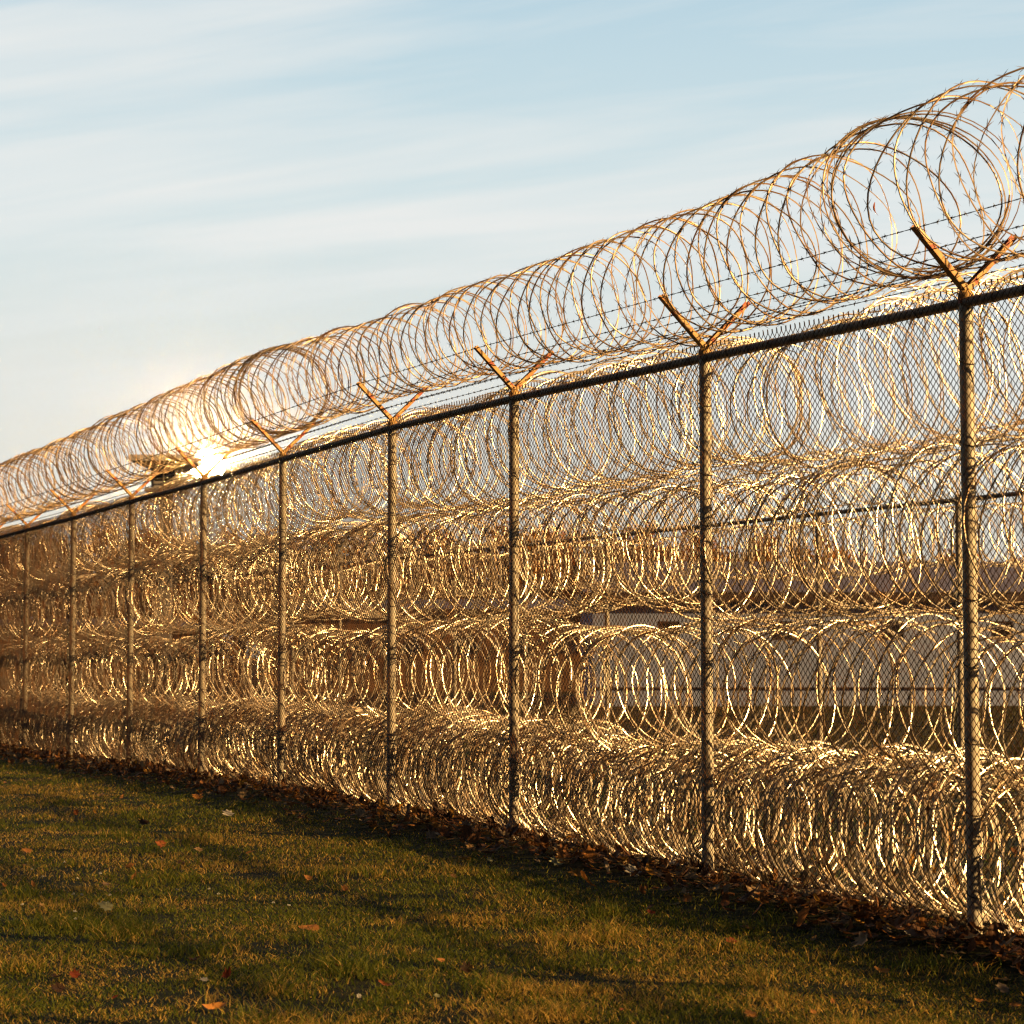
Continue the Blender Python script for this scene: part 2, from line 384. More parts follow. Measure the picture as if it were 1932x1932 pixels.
# ------------------------------------------------------------------ fallen leaves
def leaf_shape(kind):
    if kind == 0:      # lobed
        ang_ = np.array([-90, -62, -40, -12, 8, 26, 48, 66, 90, 114, 132, 154, 172, 192, 220, 242])
        rad = np.array([0.34, 0.48, 0.66, 0.52, 0.82, 0.62, 0.92, 0.68, 1.0, 0.66, 0.94, 0.60, 0.80, 0.50, 0.62, 0.46])
        return np.stack([rad * np.cos(np.radians(ang_)), rad * np.sin(np.radians(ang_)) * 1.05], -1)
    a = np.linspace(0, 2 * np.pi, 14, endpoint=False)
    return np.stack([0.42 * np.cos(a) * (1 - 0.25 * np.sin(a)), 1.0 * np.sin(a)], -1)
def leaf_geo(kind, size, curl, fold, az, tilt, pos, r=None, tip=0.0):
    r = r or random
    p = leaf_shape(kind) * size
    p = p * (1 + 0.22 * (np.array([r.random() for _ in range(len(p))])[:, None] - 0.5))
    n = len(p)
    inner = p * 0.5
    pts = np.vstack([p, inner, [[0, 0]]])
    zc = curl * (pts[:, 1] / size) ** 2 * size + fold * np.abs(pts[:, 0]) + 0.06 * size * np.sin(7 * pts[:, 0] / size + 3 * pts[:, 1] / size + r.random() * 6)
    V = np.concatenate([pts, zc[:, None]], 1)
    ct, st = math.cos(tilt), math.sin(tilt)
    V = V @ np.array([[1, 0, 0], [0, ct, st], [0, -st, ct]])
    ca, sa = math.cos(az), math.sin(az)
    V = V @ np.array([[ca, sa, 0], [-sa, ca, 0], [0, 0, 1]])
    if tip: V = V @ np.array([[1, 0, 0], [0, math.cos(tip), math.sin(tip)], [0, -math.sin(tip), math.cos(tip)]])
    V[:, 2] -= V[:, 2].min()
    j = np.arange(n); j2 = (j + 1) % n
    q = np.stack([j, j2, n + j2, n + j], -1); t3 = np.stack([n + j, n + j2, np.full(n, 2 * n)], -1)
    return V + np.asarray(pos), q, t3
def scatter_leaves(name, S, T, sizes, cols, lift=0.0):
    mb = MB()
    P = FP(S, T, 0.0)
    Z = ground_z(P[:, 0], P[:, 1])
    for i in range(len(S)):
        V, q, t3 = leaf_geo(0 if random.random() < 0.65 else 1, sizes[i], random.uniform(-0.1, 0.6), random.uniform(-0.1, 0.5), random.random() * 6.28,
                            random.gauss(0, 0.5), (P[i, 0], P[i, 1], Z[i] + random.random() * lift))
        mb.add(V, q, np.tile(np.array([*cols[i], 1.0]), (len(V), 1))); mb.F.append(t3 + mb.n - len(V))
    return mb.build(name, M['leaf'], attr=True)
LC = np.array([(0.085, 0.038, 0.018), (0.13, 0.055, 0.02), (0.055, 0.028, 0.018), (0.20, 0.085, 0.022), (0.22, 0.15, 0.085), (0.16, 0.12, 0.085), (0.26, 0.13, 0.025)])
def leaf_cols(n, p): 
    i = rng.choice(len(LC), n, p=p); return LC[i] * (0.9 + 0.9 * rng.random((n, 1)))
n = 5200
S = rng.uniform(post_s[1], post_s[13], n); S = post_s[1] + (post_s[13] - post_s[1]) * rng.random(n) ** 1.15
T = -0.26 + (0.13 + 0.26 * vnoise(S, 0 * S, 0.8)) * rng.standard_normal(n)
o = scatter_leaves('leaf_litter', S, np.clip(T, -1.05, 0.5), 0.024 + 0.060 * rng.random(n) ** 1.5, leaf_cols(n, [.24, .2, .24, .10, .07, .09, .06]), 0.08)
tag(o, 'drift of dry brown leaves along the foot of the fence', 'leaf litter', kind='stuff')
n = 2600
o = scatter_leaves('yard_leaves', rng.uniform(post_s[1], post_s[13], n), 0.4 + 7 * rng.random(n) ** 1.3, 0.035 + 0.04 * rng.random(n), leaf_cols(n, [.1, .2, .1, .25, .1, .05, .2]), 0.03)
tag(o, 'brown and orange leaves scattered between the two fences', 'fallen leaves', kind='stuff')

# ------------------------------------------------------------------ razor wire
def zline(knots_s, knots_v):
    ks, kv = np.asarray(knots_s, float), np.asarray(knots_v, float)
    def f(s):
        return (np.interp(s - 0.5, ks, kv) + 2 * np.interp(s, ks, kv) + np.interp(s + 0.5, ks, kv)) / 4
    return f
def coil(name, label, group, s0, s1, t, zc, rad, pitch, mat, tape=0.0085, seg=40, frame=None, wav=0.42, jit=0.02, ends=(3, 3), barbs=0.105, thick=0.0022, yaw=None):
    """one concertina roll stretched along its fence; the clipped turns touch their neighbours at five points"""
    P0, u, nrm = frame or (O1, U, NN)
    # axial position per half-degree turn count: dense bundle of turns at both ends
    s, out = s0, []
    for _ in range(ends[0]): out.append((s, 0.022)); s += 0.022
    while s < s1 - 0.05:
        p = pitch(s) if callable(pitch) else pitch
        p *= random.uniform(0.82, 1.2); out.append((s, p)); s += p
    for _ in range(ends[1]): out.append((s, 0.022)); s += 0.022
    turns = np.array(out); nt = len(turns)
    ph = np.arange(nt * seg + 1) / seg
    ax = np.interp(ph, np.arange(nt + 1), np.append(turns[:, 0], turns[-1, 0] + turns[-1, 1]))
    lp = np.interp(ph, np.arange(nt) + 0.5, turns[:, 1])
    phi = ph * 2 * np.pi + random.random() * 6
    lean = 0.10 * np.sin(ax * 0.9 + random.random() * 6) + np.interp(ph, np.arange(nt + 1), rng.normal(0, 0.035, nt + 1))
    r = rad(ax) if callable(rad) else np.full_like(ax, rad)
    r = r * (1 + np.interp(ph, np.arange(nt + 1), rng.normal(0, jit, nt + 1)) + 0.5 * jit * np.sin(3 * phi + ph))
    z = zc(ax) if callable(zc) else np.full_like(ax, zc)
    a2 = ax + wav * lp * np.cos(2.5 * phi) + lean * r * np.sin(phi) + np.interp(ph * 3, np.arange(3 * nt + 4), rng.normal(0, 0.012, 3 * nt + 4))
    if yaw is not None: a2 = a2 + yaw(ax) * r * np.cos(phi)
    dt = np.interp(ph, np.arange(nt + 1), rng.normal(0, jit * 0.5, nt + 1))
    R3 = np.cos(phi)[:, None] * nrm[None] + np.sin(phi)[:, None] * np.array([[0, 0, 1.0]])
    C = P0[None] * np.array([1, 1, 0]) + a2[:, None] * u[None] + (t + dt)[:, None] * nrm[None] + r[:, None] * R3
    C[:, 2] += z + dt
    tw = np.cumsum(rng.normal(0, 0.11, len(ph))); tw = 0.45 * np.sin(tw)
    Tn = np.gradient(C, axis=0); Tn /= np.linalg.norm(Tn, axis=1)[:, None]
    B = np.cross(Tn, R3); B /= np.linalg.norm(B, axis=1)[:, None]
    R4 = np.cross(B, Tn)
    B2 = np.cos(tw)[:, None] * B + np.sin(tw)[:, None] * R4
    R5 = -np.sin(tw)[:, None] * B + np.cos(tw)[:, None] * R4
    B2, R5 = R5, B2                                       # the flat of the tape faces along the roll
    V = np.stack([C + B2 * tape, C + R5 * thick, C - B2 * tape, C - R5 * thick], 1).reshape(-1, 3)
    m = len(ph)
    i, j = np.meshgrid(np.arange(m - 1), np.arange(4), indexing='ij'); j2 = (j + 1) % 4
    Fq = np.stack([i * 4 + j, i * 4 + j2, (i + 1) * 4 + j2, (i + 1) * 4 + j], -1).reshape(-1, 4)
    mb = MB(); mb.add(V, Fq)
    mb.F.append(np.array([[0, 1, 2, 3], [m * 4 - 1, m * 4 - 2, m * 4 - 3, m * 4 - 4]]))
    if barbs:
        d = np.concatenate([[0], np.cumsum(np.linalg.norm(np.diff(C, axis=0), axis=1))])
        q = np.arange(0.03, d[-1], barbs); q = q + rng.normal(0, 0.004, len(q))
        f = lambda A: np.stack([np.interp(q, d, A[:, k]) for k in range(3)], -1)
        c, tn, b2 = f(C), f(Tn), f(B2); r5 = f(R5)
        bw = []
        for sg in (1, -1):
            for sd in (1, -1):
                root = c + tn * sg * 0.004
                tip = c + tn * sg * 0.044 + b2 * sd * (tape + 0.020) + r5 * sd * 0.006
                bw.append(np.stack([root - tn * sg * 0.014 + b2 * sd * tape * 0.1, root + tn * sg * 0.014 + b2 * sd * (tape + 0.004), tip], 1))
        BV = np.concatenate(bw, 0).reshape(-1, 3)
        mb.add(BV, np.arange(len(BV)).reshape(-1, 3))
    org = P0 * np.array([1, 1, 0]) + nrm * t + u * s0 + np.array([0, 0, float(z[0]) - float(r[0])])
    o = mb.build(name, mat, origin=org, smooth=False)
    return tag(o, label, 'razor wire', group)

def post_name(k):      # k = index in post_y, 3 is the rightmost post in the picture
    return ['rightmost', 'second', 'third', 'fourth', 'fifth', 'sixth', 'seventh', 'eighth', 'ninth', 'tenth'][k - 3] + (' post' if k == 3 else ' post from the right')
def s_px(px):          # distance along the fence where the fence line crosses a picture column
    m = (px - 966) / F_PX; return s_of_y(FA / (m - FB))
rz = zline(post_s, rail_z); bz = zline(post_s, base_z)

# top roll: lies in the V arms
tk = [(-400, .75, .47), (60, .75, .48), (200, .75, .47), (340, .79, .455), (420, .77, .47), (500, .78, .485), (600, .74, .43), (700, .70, .40), (900, .665, .385), (1050, .635, .40), (1200, .62, .435), (1390, .60, .45),
      (1520, .63, .46), (1600, .66, .475), (1700, .70, .485), (1822, .735, .505), (1932, .69, .49), (2300, .68, .48), (5000, .68, .47)]
ts = [s_px(a) for a, b, c in tk][::-1]
tz = zline(ts, [b for a, b, c in tk][::-1]); tr_ = zline(ts, [c for a, b, c in tk][::-1])
ztop = lambda s: rz(s) + tz(s)
tp = lambda s: (0.162 - 0.0008 * np.clip(s, 0, 22)) * (1 + 0.16 * math.sin(2.3 * s) + 0.10 * math.sin(5.1 * s))
GT = 'razor wire rolls lying along the top of the front fence'
cuts = [s_px(5200), s_px(1736), s_px(530), post_s[13]]
tyaw = lambda s: -0.55 * np.exp(-(np.abs(s - cuts[1]) / 0.55) ** 1.5) - 0.35 * np.exp(-(np.abs(s - cuts[2]) / 0.7) ** 1.5) + 0.10 * np.sin(1.9 * s)
names = ['nearest razor wire roll on the fence top, with the largest loops',
         'long razor wire roll on the fence top across the middle of the photo',
         'far razor wire roll on the fence top above the sun glare']
for k in range(3):
    coil('razor_wire_coil', names[k], GT, cuts[k], cuts[k + 1] - 0.09, 0.0, ztop, tr_, tp, M['toptape'], tape=0.0056, seg=44, ends=(3, 2), barbs=0.12, jit=0.035, yaw=tyaw)

# four rows stacked behind the chain link
rows = [('top row', 3.40, 0.475, 0.095, 0.50, 0.0050), ('second row down', 2.37, 0.485, 0.105, 0.50, 0.0056),
        ('third row down', 1.33, 0.475, 0.115, 0.50, 0.0066), ('bottom row', 0.475, 0.465, 0.074, 0.52, 0.0086)]
rowcut = [[post_s[1] + .3, s_px(1300), s_px(420), post_s[13]], [post_s[1], s_px(1500), s_px(620), post_s[13]],
          [post_s[1], s_px(1085), s_px(150), post_s[13]], [post_s[1], s_px(1250), s_px(330), post_s[13]]]
for (rn, zc, rr, pt, tt, tw_), ct in zip(rows, rowcut):
    a_, b_, c_ = [random.random() * 6 for _ in range(3)]
    dip = 0.10 if rn == 'top row' else 0.0
    zf = lambda s, zc=zc, a_=a_, dip=dip: bz(s) + zc - dip * np.exp(-((s - post_s[8]) / 1.6) ** 2) + 0.035 * np.sin(s * 1.05 + a_) + 0.025 * np.sin(s * 2.3 + 2 * a_)
    rf = lambda s, rr=rr, b_=b_: rr * (1 + 0.05 * np.sin(s * 0.8 + b_) + 0.03 * np.sin(s * 2.1 + 2 * b_))
    for k in range(3):
        where = ['nearest', 'middle', 'farthest'][k]
        coil('razor_wire_coil', f'{where} razor wire roll in the {rn} stacked behind the front chain link', 'razor wire rolls stacked behind the front chain link',
             ct[k], ct[k + 1] - 0.07, tt, zf, rf, pt, M['tape'], tape=tw_, seg=36, ends=(2, 2), barbs=0.12, jit=0.05)
        if rn.startswith('bottom'):
            coil('razor_wire_coil', f'{where} of the smaller razor wire rolls nested inside the bottom row on the ground', 'razor wire rolls nested in the bottom row',
                 ct[k] + 0.1, ct[k + 1] - 0.17, tt + 0.03, lambda s: zf(s) - 0.05, lambda s: rf(s) * 0.82, 0.10, M['tape'], tape=tw_, seg=32, ends=(2, 2), barbs=0.13, jit=0.05)

# ------------------------------------------------------------------ chain link fences
def chain_link(mb, P0, u, nrm, s0, s1, t, z0f, z1f, pitch=0.0275, r=0.0030, spikes=True):
    nw = max(2, int(round((s1 - s0) / pitch)))
    for k0 in range(0, nw, 400):
        ks = np.arange(k0, min(nw, k0 + 400))
        s_l = s0 + ks * (s1 - s0) / nw
        h = float(z1f(np.array([s0]))[0] - z0f(np.array([s0]))[0])
        m = int(h / pitch) + 1
        q = np.arange(m)
        up = (q[None, :] + ks[:, None]) % 2
        s = s_l[:, None] + up * pitch * 1.03
        z0, z1 = z0f(s), z1f(s)
        z = z0 + (z1 - z0) * (q / (m - 1))[None, :]
        tt = t + np.where(up == 1, 0.0022, -0.0022)
        if spikes:
            s = np.concatenate([s, s[:, -1:] + 0.004], 1); z = np.concatenate([z, z[:, -1:] + 0.022 + 0.012 * rng.random((len(ks), 1))], 1); tt = np.concatenate([tt, tt[:, -1:]], 1)
        mm = s.shape[1]
        C = P0[None, None] * np.array([1, 1, 0]) + s[..., None] * u + tt[..., None] * nrm; C[..., 2] = z
        a = np.arange(3) * 2 * np.pi / 3
        prof = r * (np.cos(a)[:, None] * nrm[None] + np.sin(a)[:, None] * u[None])
        V = C[:, :, None, :] + prof[None, None]
        i, j, c = np.meshgrid(np.arange(len(ks)), np.arange(mm - 1), np.arange(3), indexing='ij')
        b = (i * mm + j) * 3; c2 = (c + 1) % 3
        mb.add(V.reshape(-1, 3), np.stack([b + c, b + c2, b + 3 + c2, b + 3 + c], -1).reshape(-1, 4))
def post_geo(mb, p, z0, z1, r=0.042):
    zz_ = np.array([z0, z0 + 0.02] + list(np.linspace(z0 + 0.4, z1 - 0.02, 6)) + [z1])
    mb.tube(np.stack([np.full_like(zz_, p[0]), np.full_like(zz_, p[1]), zz_], -1), r, 20)

fence = empty('chain_link_fence', FP(np.array(post_s[3]), np.array(0.0), base_z[3]))
tag(fence, 'tall front chain-link fence with V-shaped rusty arms, beside the lawn', 'fence', 'chain-link fences')
def arm_geo(mb, p, sg, z):
    # folded steel channel, 0.50 m long, leaning out 45 degrees
    d = (NN * sg + np.array([0, 0, 0.97])); d /= np.linalg.norm(d)
    side = U; nn = np.cross(d, side)
    a, b = p + np.array([0, 0, z]) + d * 0.02, p + np.array([0, 0, z]) + d * 0.51
    for (w0, w1, h0, h1) in ((-0.025, 0.025, -0.002, 0.002), (-0.025, -0.021, 0.0, 0.032), (0.021, 0.025, 0.0, 0.032)):
        V = []
        for q, tp_ in ((a, 1.0), (b, 0.85)):
            for w in (w0, w1):
                for h in (h0, h1): V.append(q + side * w * tp_ + nn * sg * h * tp_)
        mb.add(V, [(0, 1, 3, 2), (4, 6, 7, 5), (0, 4, 5, 1), (2, 3, 7, 6), (0, 2, 6, 4), (1, 5, 7, 3)])
    return a, b
tips = {1: [], -1: []}
for k in range(len(post_y)):
    p = FP(np.array(post_s[k]), np.array(0.0), 0.0)
    mb = MB(); post_geo(mb, p, base_z[k] - 0.1, rail_z[k] + 0.045)
    po = mb.build('post', M['post'], fence, origin=p + np.array([0, 0, base_z[k]]), smooth=True)
    zt = rail_z[k] + 0.045
    mb = MB(); mb.tube([p + np.array([0, 0, zt - 0.05]), p + np.array([0, 0, zt + 0.012]), p + np.array([0, 0, zt + 0.028])], [0.0465, 0.0465, 0.030], 18)
    mb.build('post_cap', M['arm'], po, smooth=False)
    for sg in (-1, 1):
        mb = MB(); a, b = arm_geo(mb, p, sg, zt + 0.01); tips[sg].append((a, b))
        mb.build('barbed_arm', M['arm'], po)
    a = np.linspace(0, 2 * np.pi, 13)
    for zt_ in np.linspace(base_z[k] + 0.3, rail_z[k] - 0.35, 8) + rng.normal(0, 0.04, 8):
        ring = p[None] + 0.0455 * (np.cos(a)[:, None] * NN[None] + np.sin(a)[:, None] * U[None]); ring[:, 2] += zt_ + 0.018 * np.sin(a)
        if 2 <= k <= 12: mb = MB(); mb.tube(ring, 0.0032, 4, caps=False); mb.build('tie_wire', M['barb'], po)
# rail
def rail_pts(s_a, s_b, t, zf, n): 
    s = np.linspace(s_a, s_b, n); return FP(s, np.full(n, t), zf(s))
rzl = lambda s: np.interp(s, post_s, rail_z)
bzl = lambda s: np.interp(s, post_s, base_z)
pts = FP(post_s, np.full(len(post_s), -0.012), np.array(rail_z))
mb = MB(); mb.tube(pts, 0.031, 14)
# wire ties round the rail
for k in range(len(post_s) - 1):
    for s in np.arange(post_s[k] + 0.15, post_s[k + 1], 0.27):
        if s < post_s[2] or s > post_s[12]: continue
        c = FP(np.array(s), np.array(-0.012), rzl(s)); a = np.linspace(0, 2 * np.pi, 9)
        ring = c[None] + 0.0345 * (np.cos(a)[:, None] * NN[None] + np.sin(a)[:, None] * np.array([[0, 0, 1.0]])) + (a / 6.28 * 0.02)[:, None] * U[None]
        mb.tube(ring, 0.003, 4, caps=False)
mb.build('top_rail', M['rail'], fence, smooth=True)
# mesh, one panel to a bay
for k in range(0, len(post_s) - 1):
    mb = MB()
    chain_link(mb, O1, U, NN, post_s[k], post_s[k + 1], -0.052, lambda s: bzl(s) + 0.03, lambda s: rzl(s) + 0.062)
    mb.build('chain_link_panel', M['wire'], fence)
# tension wire at the bottom
mb = MB(); mb.tube(FP(post_s, np.full(len(post_s), -0.057), np.array(base_z) + 0.05), 0.0024, 5); mb.build('tension_wire', M['wire'], fence)
# barbed strands on the arms
for sg in (-1, 1):
    for fr in (0.30, 0.64, 0.97):
        mb = MB()
        kn = np.array([a + (b - a) * fr + np.array([0, 0, 0.004]) for a, b in tips[sg]])
        s = np.arange(post_s[1], post_s[13], 0.045)
        ph = s * 2 * np.pi / 0.16
        sag = 0.0
        for o_ in (0, np.pi):
            c = np.stack([np.interp(s, post_s, kn[:, j]) for j in range(3)], -1)
            c = c + 0.0022 * (np.cos(ph + o_)[:, None] * NN[None] + np.sin(ph + o_)[:, None] * np.array([[0, 0, 1.0]]))
            mb.tube(c, 0.0017, 4, caps=False)
        for q in np.arange(post_s[1] + random.random() * 0.1, post_s[13], 0.125):
            c = np.array([np.interp(q, post_s, kn[:, j]) for j in range(3)])
            a = np.linspace(0, 2 * np.pi, 7)
            mb.tube(c[None] + 0.005 * (np.cos(a)[:, None] * NN[None] + np.sin(a)[:, None] * np.array([[0, 0, 1.0]])) + (a / 6.28 * 0.014)[:, None] * U[None], 0.0026, 4, caps=False)
            for _ in range(2):
                d = rng.normal(0, 1, 3); d -= U * (d @ U) * 0.8; d /= np.linalg.norm(d)
                mb.tube([c - d * 0.017, c + d * 0.017], [0.0012, 0.0012], 3, caps=False)
        mb.build('barbed_wire', M['barb'], fence)

# ------------------------------------------------------------------ second fence, across the strip of grass
D2 = 9.83
P2 = O1 + NN * D2
s2 = np.arange(14) * 3.35 + (27.9 - P2[1]) / U[1] - 3.35 * 3
bf = empty('chain_link_fence', P2 + U * s2[3])
tag(bf, 'second chain-link fence in the yard behind the front one, with plain posts', 'fence', 'chain-link fences')
gz2 = lambda s: ground_z(P2[0] + s * U[0], P2[1] + s * U[1])
H2 = 3.66
for k in range(14):
    p = P2 + U * s2[k]; z0 = float(gz2(s2[k]))
    mb = MB(); post_geo(mb, p, z0 - 0.1, H2 + 0.05); po = mb.build('post', M['post'], bf, origin=p + np.array([0, 0, z0]), smooth=True)
    mb = MB(); mb.tube([p + np.array([0, 0, H2 + 0.0]), p + np.array([0, 0, H2 + 0.055]), p + np.array([0, 0, H2 + 0.075])], [0.0465, 0.0465, 0.03], 16); mb.build('post_cap', M['post'], po)
mb = MB(); mb.tube(np.array([P2 + U * s + np.array([0, 0, H2]) for s in s2]) - NN * 0.012, 0.031, 12); mb.build('top_rail', M['rail'], bf, smooth=True)
for k in range(13):
    if k == 0:
        mb = MB(); chain_link(mb, P2, U, NN, s2[0], s2[1], -0.052, lambda s: 0.03 + 0 * s, lambda s: H2 + 0.03 + 0 * s, pitch=0.0285, r=0.0021, spikes=False)
        pan = mb.build('chain_link_panel', M['wire'], bf)
    else:
        c = pan.copy(); col.objects.link(c); c.parent = bf; c.location = (U * (s2[k] - s2[0])).tolist()
for z2, txt in ((2.3, 'middle'),):
    mb = MB(); mb.tube(np.array([P2 + U * s + np.array([0, 0, 0.62]) for s in s2]) - NN * 0.05, 0.006, 6); mb.build('tension_wire', M['wire'], bf)
fr2 = (P2, U, NN)
for z2, r2, p2, tname in ((4.12, .44, .17, 'lying on top of'), (3.20, .42, .145, 'hanging just below the rail of')):
    for a, b, wh in ((s2[0], s2[4] + 1.0, 'nearer roll'), (s2[4] + 1.0, s2[9], 'middle roll'), (s2[9], s2[13], 'farthest roll')):
        ph_ = random.random() * 6
        coil('razor_wire_coil', f'{wh} of razor wire {tname} the second fence', 'razor wire rolls on the second fence', a, b - 0.08, 0.5 if z2 < 4 else 0.0,
             lambda s: z2 + 0.04 * np.sin(s * 1.1 + ph_), lambda s: r2 * (1 + 0.05 * np.sin(0.9 * s + ph_)), p2, M['tape'], tape=0.0075, seg=28, frame=fr2, ends=(3, 3), barbs=0.14, jit=0.03)

# ------------------------------------------------------------------ buildings
def building(name, label, x0, x1, yf, depth, zw, roof_over, roof_h, wall, wins, door=None, hip=1.2):
    b = empty(name, (x0, yf, 0)); tag(b, label, 'building', None)
    mb = MB(); t = 0.25
    # front wall with openings cut out as strips
    cuts_x = sorted({x0, x1, *[w[0] for w in wins], *[w[1] for w in wins]})
    for a, c in zip(cuts_x[:-1], cuts_x[1:]):
        holes = [w for w in wins if w[0] <= a + 1e-6 and w[1] >= c - 1e-6]
        zlo = -0.2
        for w in sorted(holes, key=lambda w: w[2]):
            mb.box(a, c, yf, yf + t, zlo, w[2]); zlo = w[3]
        mb.box(a, c, yf, yf + t, zlo, zw)
    mb.box(x0, x0 + t, yf + t, yf + depth - t, -0.2, zw); mb.box(x1 - t, x1, yf + t, yf + depth - t, -0.2, zw); mb.box(x0, x1, yf + depth - t, yf + depth, -0.2, zw)
    mb.build('wall', M[wall], b)
    o_ = roof_over
    mb = MB()
    X0, X1, Y0, Y1 = x0 - o_, x1 + o_, yf - o_, yf + depth + o_
    ym = (Y0 + Y1) / 2
    zr = zw + 0.30
    mb.add([(X0, Y0, zr), (X1, Y0, zr), (X1, Y1, zr), (X0, Y1, zr), (X0 + hip, ym, zr + roof_h), (X1 - hip, ym, zr + roof_h)], [(0, 1, 5, 4), (2, 3, 4, 5)])
    mb.F.append(np.array([[3, 0, 4], [1, 2, 5]]))
    mb.box(X0, X1, Y0, Y1, zr - 0.02, zr - 0.003)
    rf = mb.build('roof', M['roof'], b)
    mb = MB(); mb.box(X0 + 0.03, X1 - 0.03, Y0 + 0.03, Y1 - 0.03, zw + 0.003, zr - 0.025); mb.build('fascia', M['dark'], rf)
    for w in wins:
        f = MB(); fw = 0.06
        f.box(w[0], w[1], yf + 0.03, yf + 0.10, w[2], w[2] + fw); f.box(w[0], w[1], yf + 0.03, yf + 0.10, w[3] - fw, w[3])
        f.box(w[0], w[0] + fw, yf + 0.03, yf + 0.10, w[2] + fw, w[3] - fw); f.box(w[1] - fw, w[1], yf + 0.03, yf + 0.10, w[2] + fw, w[3] - fw)
        fo = f.build('window', M['dark'], b)
        q = MB(); q.box(w[0] + fw, w[1] - fw, yf + 0.06, yf + 0.07, w[2] + fw, w[3] - fw); q.build('pane', M['glass'], fo)
    return b
YB = 63.0
wins = [(Xof(a, YB), Xof(a + w, YB), Zof(1208, YB), Zof(1172, YB)) for a, w in ((1240, 42), (1455, 44), (1660, 44), (1868, 42), (2075, 42))]
bw = building('block_building', 'long pale lilac-grey block building with dark roof behind the second fence', Xof(1118, YB), Xof(2320, YB), YB, 11, Zof(1136, YB), 0.35, 1.15, 'white_wall', wins)
mb = MB(); mb.tube([(Xof(1122, YB), YB - 0.04, Zof(1298, YB)), (Xof(2316, YB), YB - 0.04, Zof(1298, YB))], 0.03, 6); mb.build('pipe', M['dark'], bw)
YC = 84.0
wins = [(Xof(a, YC), Xof(a + 40, YC), Zof(1235, YC), Zof(1196, YC)) for a in (560, 660, 760, 860, 960, 1050)]
building('brick_building', 'low brown brick building with purple-grey roof left of the pale building', Xof(500, YC), Xof(1112, YC), YC, 9, Zof(1163, YC), 0.3, 0.5, 'brick', wins, hip=0.8)
YD = 92.0
wins = [(Xof(a, YD), Xof(a + 36, YD), Zof(1262, YD), Zof(1225, YD)) for a in (-120, -10, 70, 170, 270)]
building('brick_building', 'farthest brown brick shed under the trees at the left, low red-brown walls', Xof(-220, YD), Xof(345, YD), YD, 8, Zof(1195, YD), 0.3, 0.4, 'brick', wins, hip=0.8)

# guard tower near the sun
YT = 90.0
tx = Xof(312, YT)
tw = empty('guard_tower', (tx, YT, 0)); tag(tw, 'pale guard tower with a wide flat roof beside the sun, above the fence', 'tower')
mb = MB(); zf_ = Zof(930, YT); mb.box(tx - 0.26, tx + 0.26, YT - 0.26, YT + 0.26, -0.2, zf_); mb.build('shaft', M['concrete'], tw)
mb = MB(); mb.box(tx - 0.80, tx + 0.80, YT - 0.80, YT + 0.80, zf_ + 0.003, zf_ + 0.18); mb.build('deck', M['concrete'], tw)
z1, z2_ = zf_ + 0.183, Zof(886, YT)
mb = MB(); mb.box(tx - 0.56, tx + 0.56, YT - 0.56, YT + 0.56, z1, z1 + 0.28)
for sx in (-1, 1):
    for sy in (-1, 1): mb.box(tx + sx * 0.51 - 0.06, tx + sx * 0.51 + 0.06, YT + sy * 0.51 - 0.06, YT + sy * 0.51 + 0.06, z1 + 0.283, z2_)
cb = mb.build('cabin', M['concrete'], tw)
mb = MB()
for sx in (-1, 1):
    mb.box(tx + sx * 0.49 - 0.01, tx + sx * 0.49 + 0.01, YT - 0.44, YT + 0.44, z1 + 0.285, z2_ - 0.002); mb.box(tx - 0.44, tx + 0.44, YT + sx * 0.49 - 0.01, YT + sx * 0.49 + 0.01, z1 + 0.285, z2_ - 0.002)
mb.build('pane', M['glass'], cb)
zt1 = Zof(874, YT)
mb = MB(); mb.box(tx - 1.37, tx + 1.37, YT - 1.37, YT + 1.37, zt1, Zof(863, YT))
mb.build('roof', M['tower_roof'], tw)
mb = MB(); mb.prism([(tx - 1.32, zt1 - 0.003), (tx + 1.32, zt1 - 0.003), (tx + 0.7, z2_ + 0.002), (tx - 0.7, z2_ + 0.002)], YT - 1.32, YT + 1.32, 1); mb.build('soffit', M['steel'], tw)
mb = MB()
for sx in (-0.77, 0, 0.77):
    for sy in (-0.77, 0.77): mb.tube([(tx + sx, YT + sy, zf_ + 0.18), (tx + sx, YT + sy, zf_ + 0.95)], 0.025, 6)
for zq in (0.55, 0.95):
    c = 0.77; mb.tube([(tx - c, YT - c, zf_ + zq), (tx + c, YT - c, zf_ + zq)], 0.022, 6); mb.tube([(tx - c, YT + c, zf_ + zq), (tx + c, YT + c, zf_ + zq)], 0.022, 6)
    mb.tube([(tx - c, YT - c, zf_ + zq), (tx - c, YT + c, zf_ + zq)], 0.022, 6); mb.tube([(tx + c, YT - c, zf_ + zq), (tx + c, YT + c, zf_ + zq)], 0.022, 6)
mb.build('railing', M['steel'], tw)

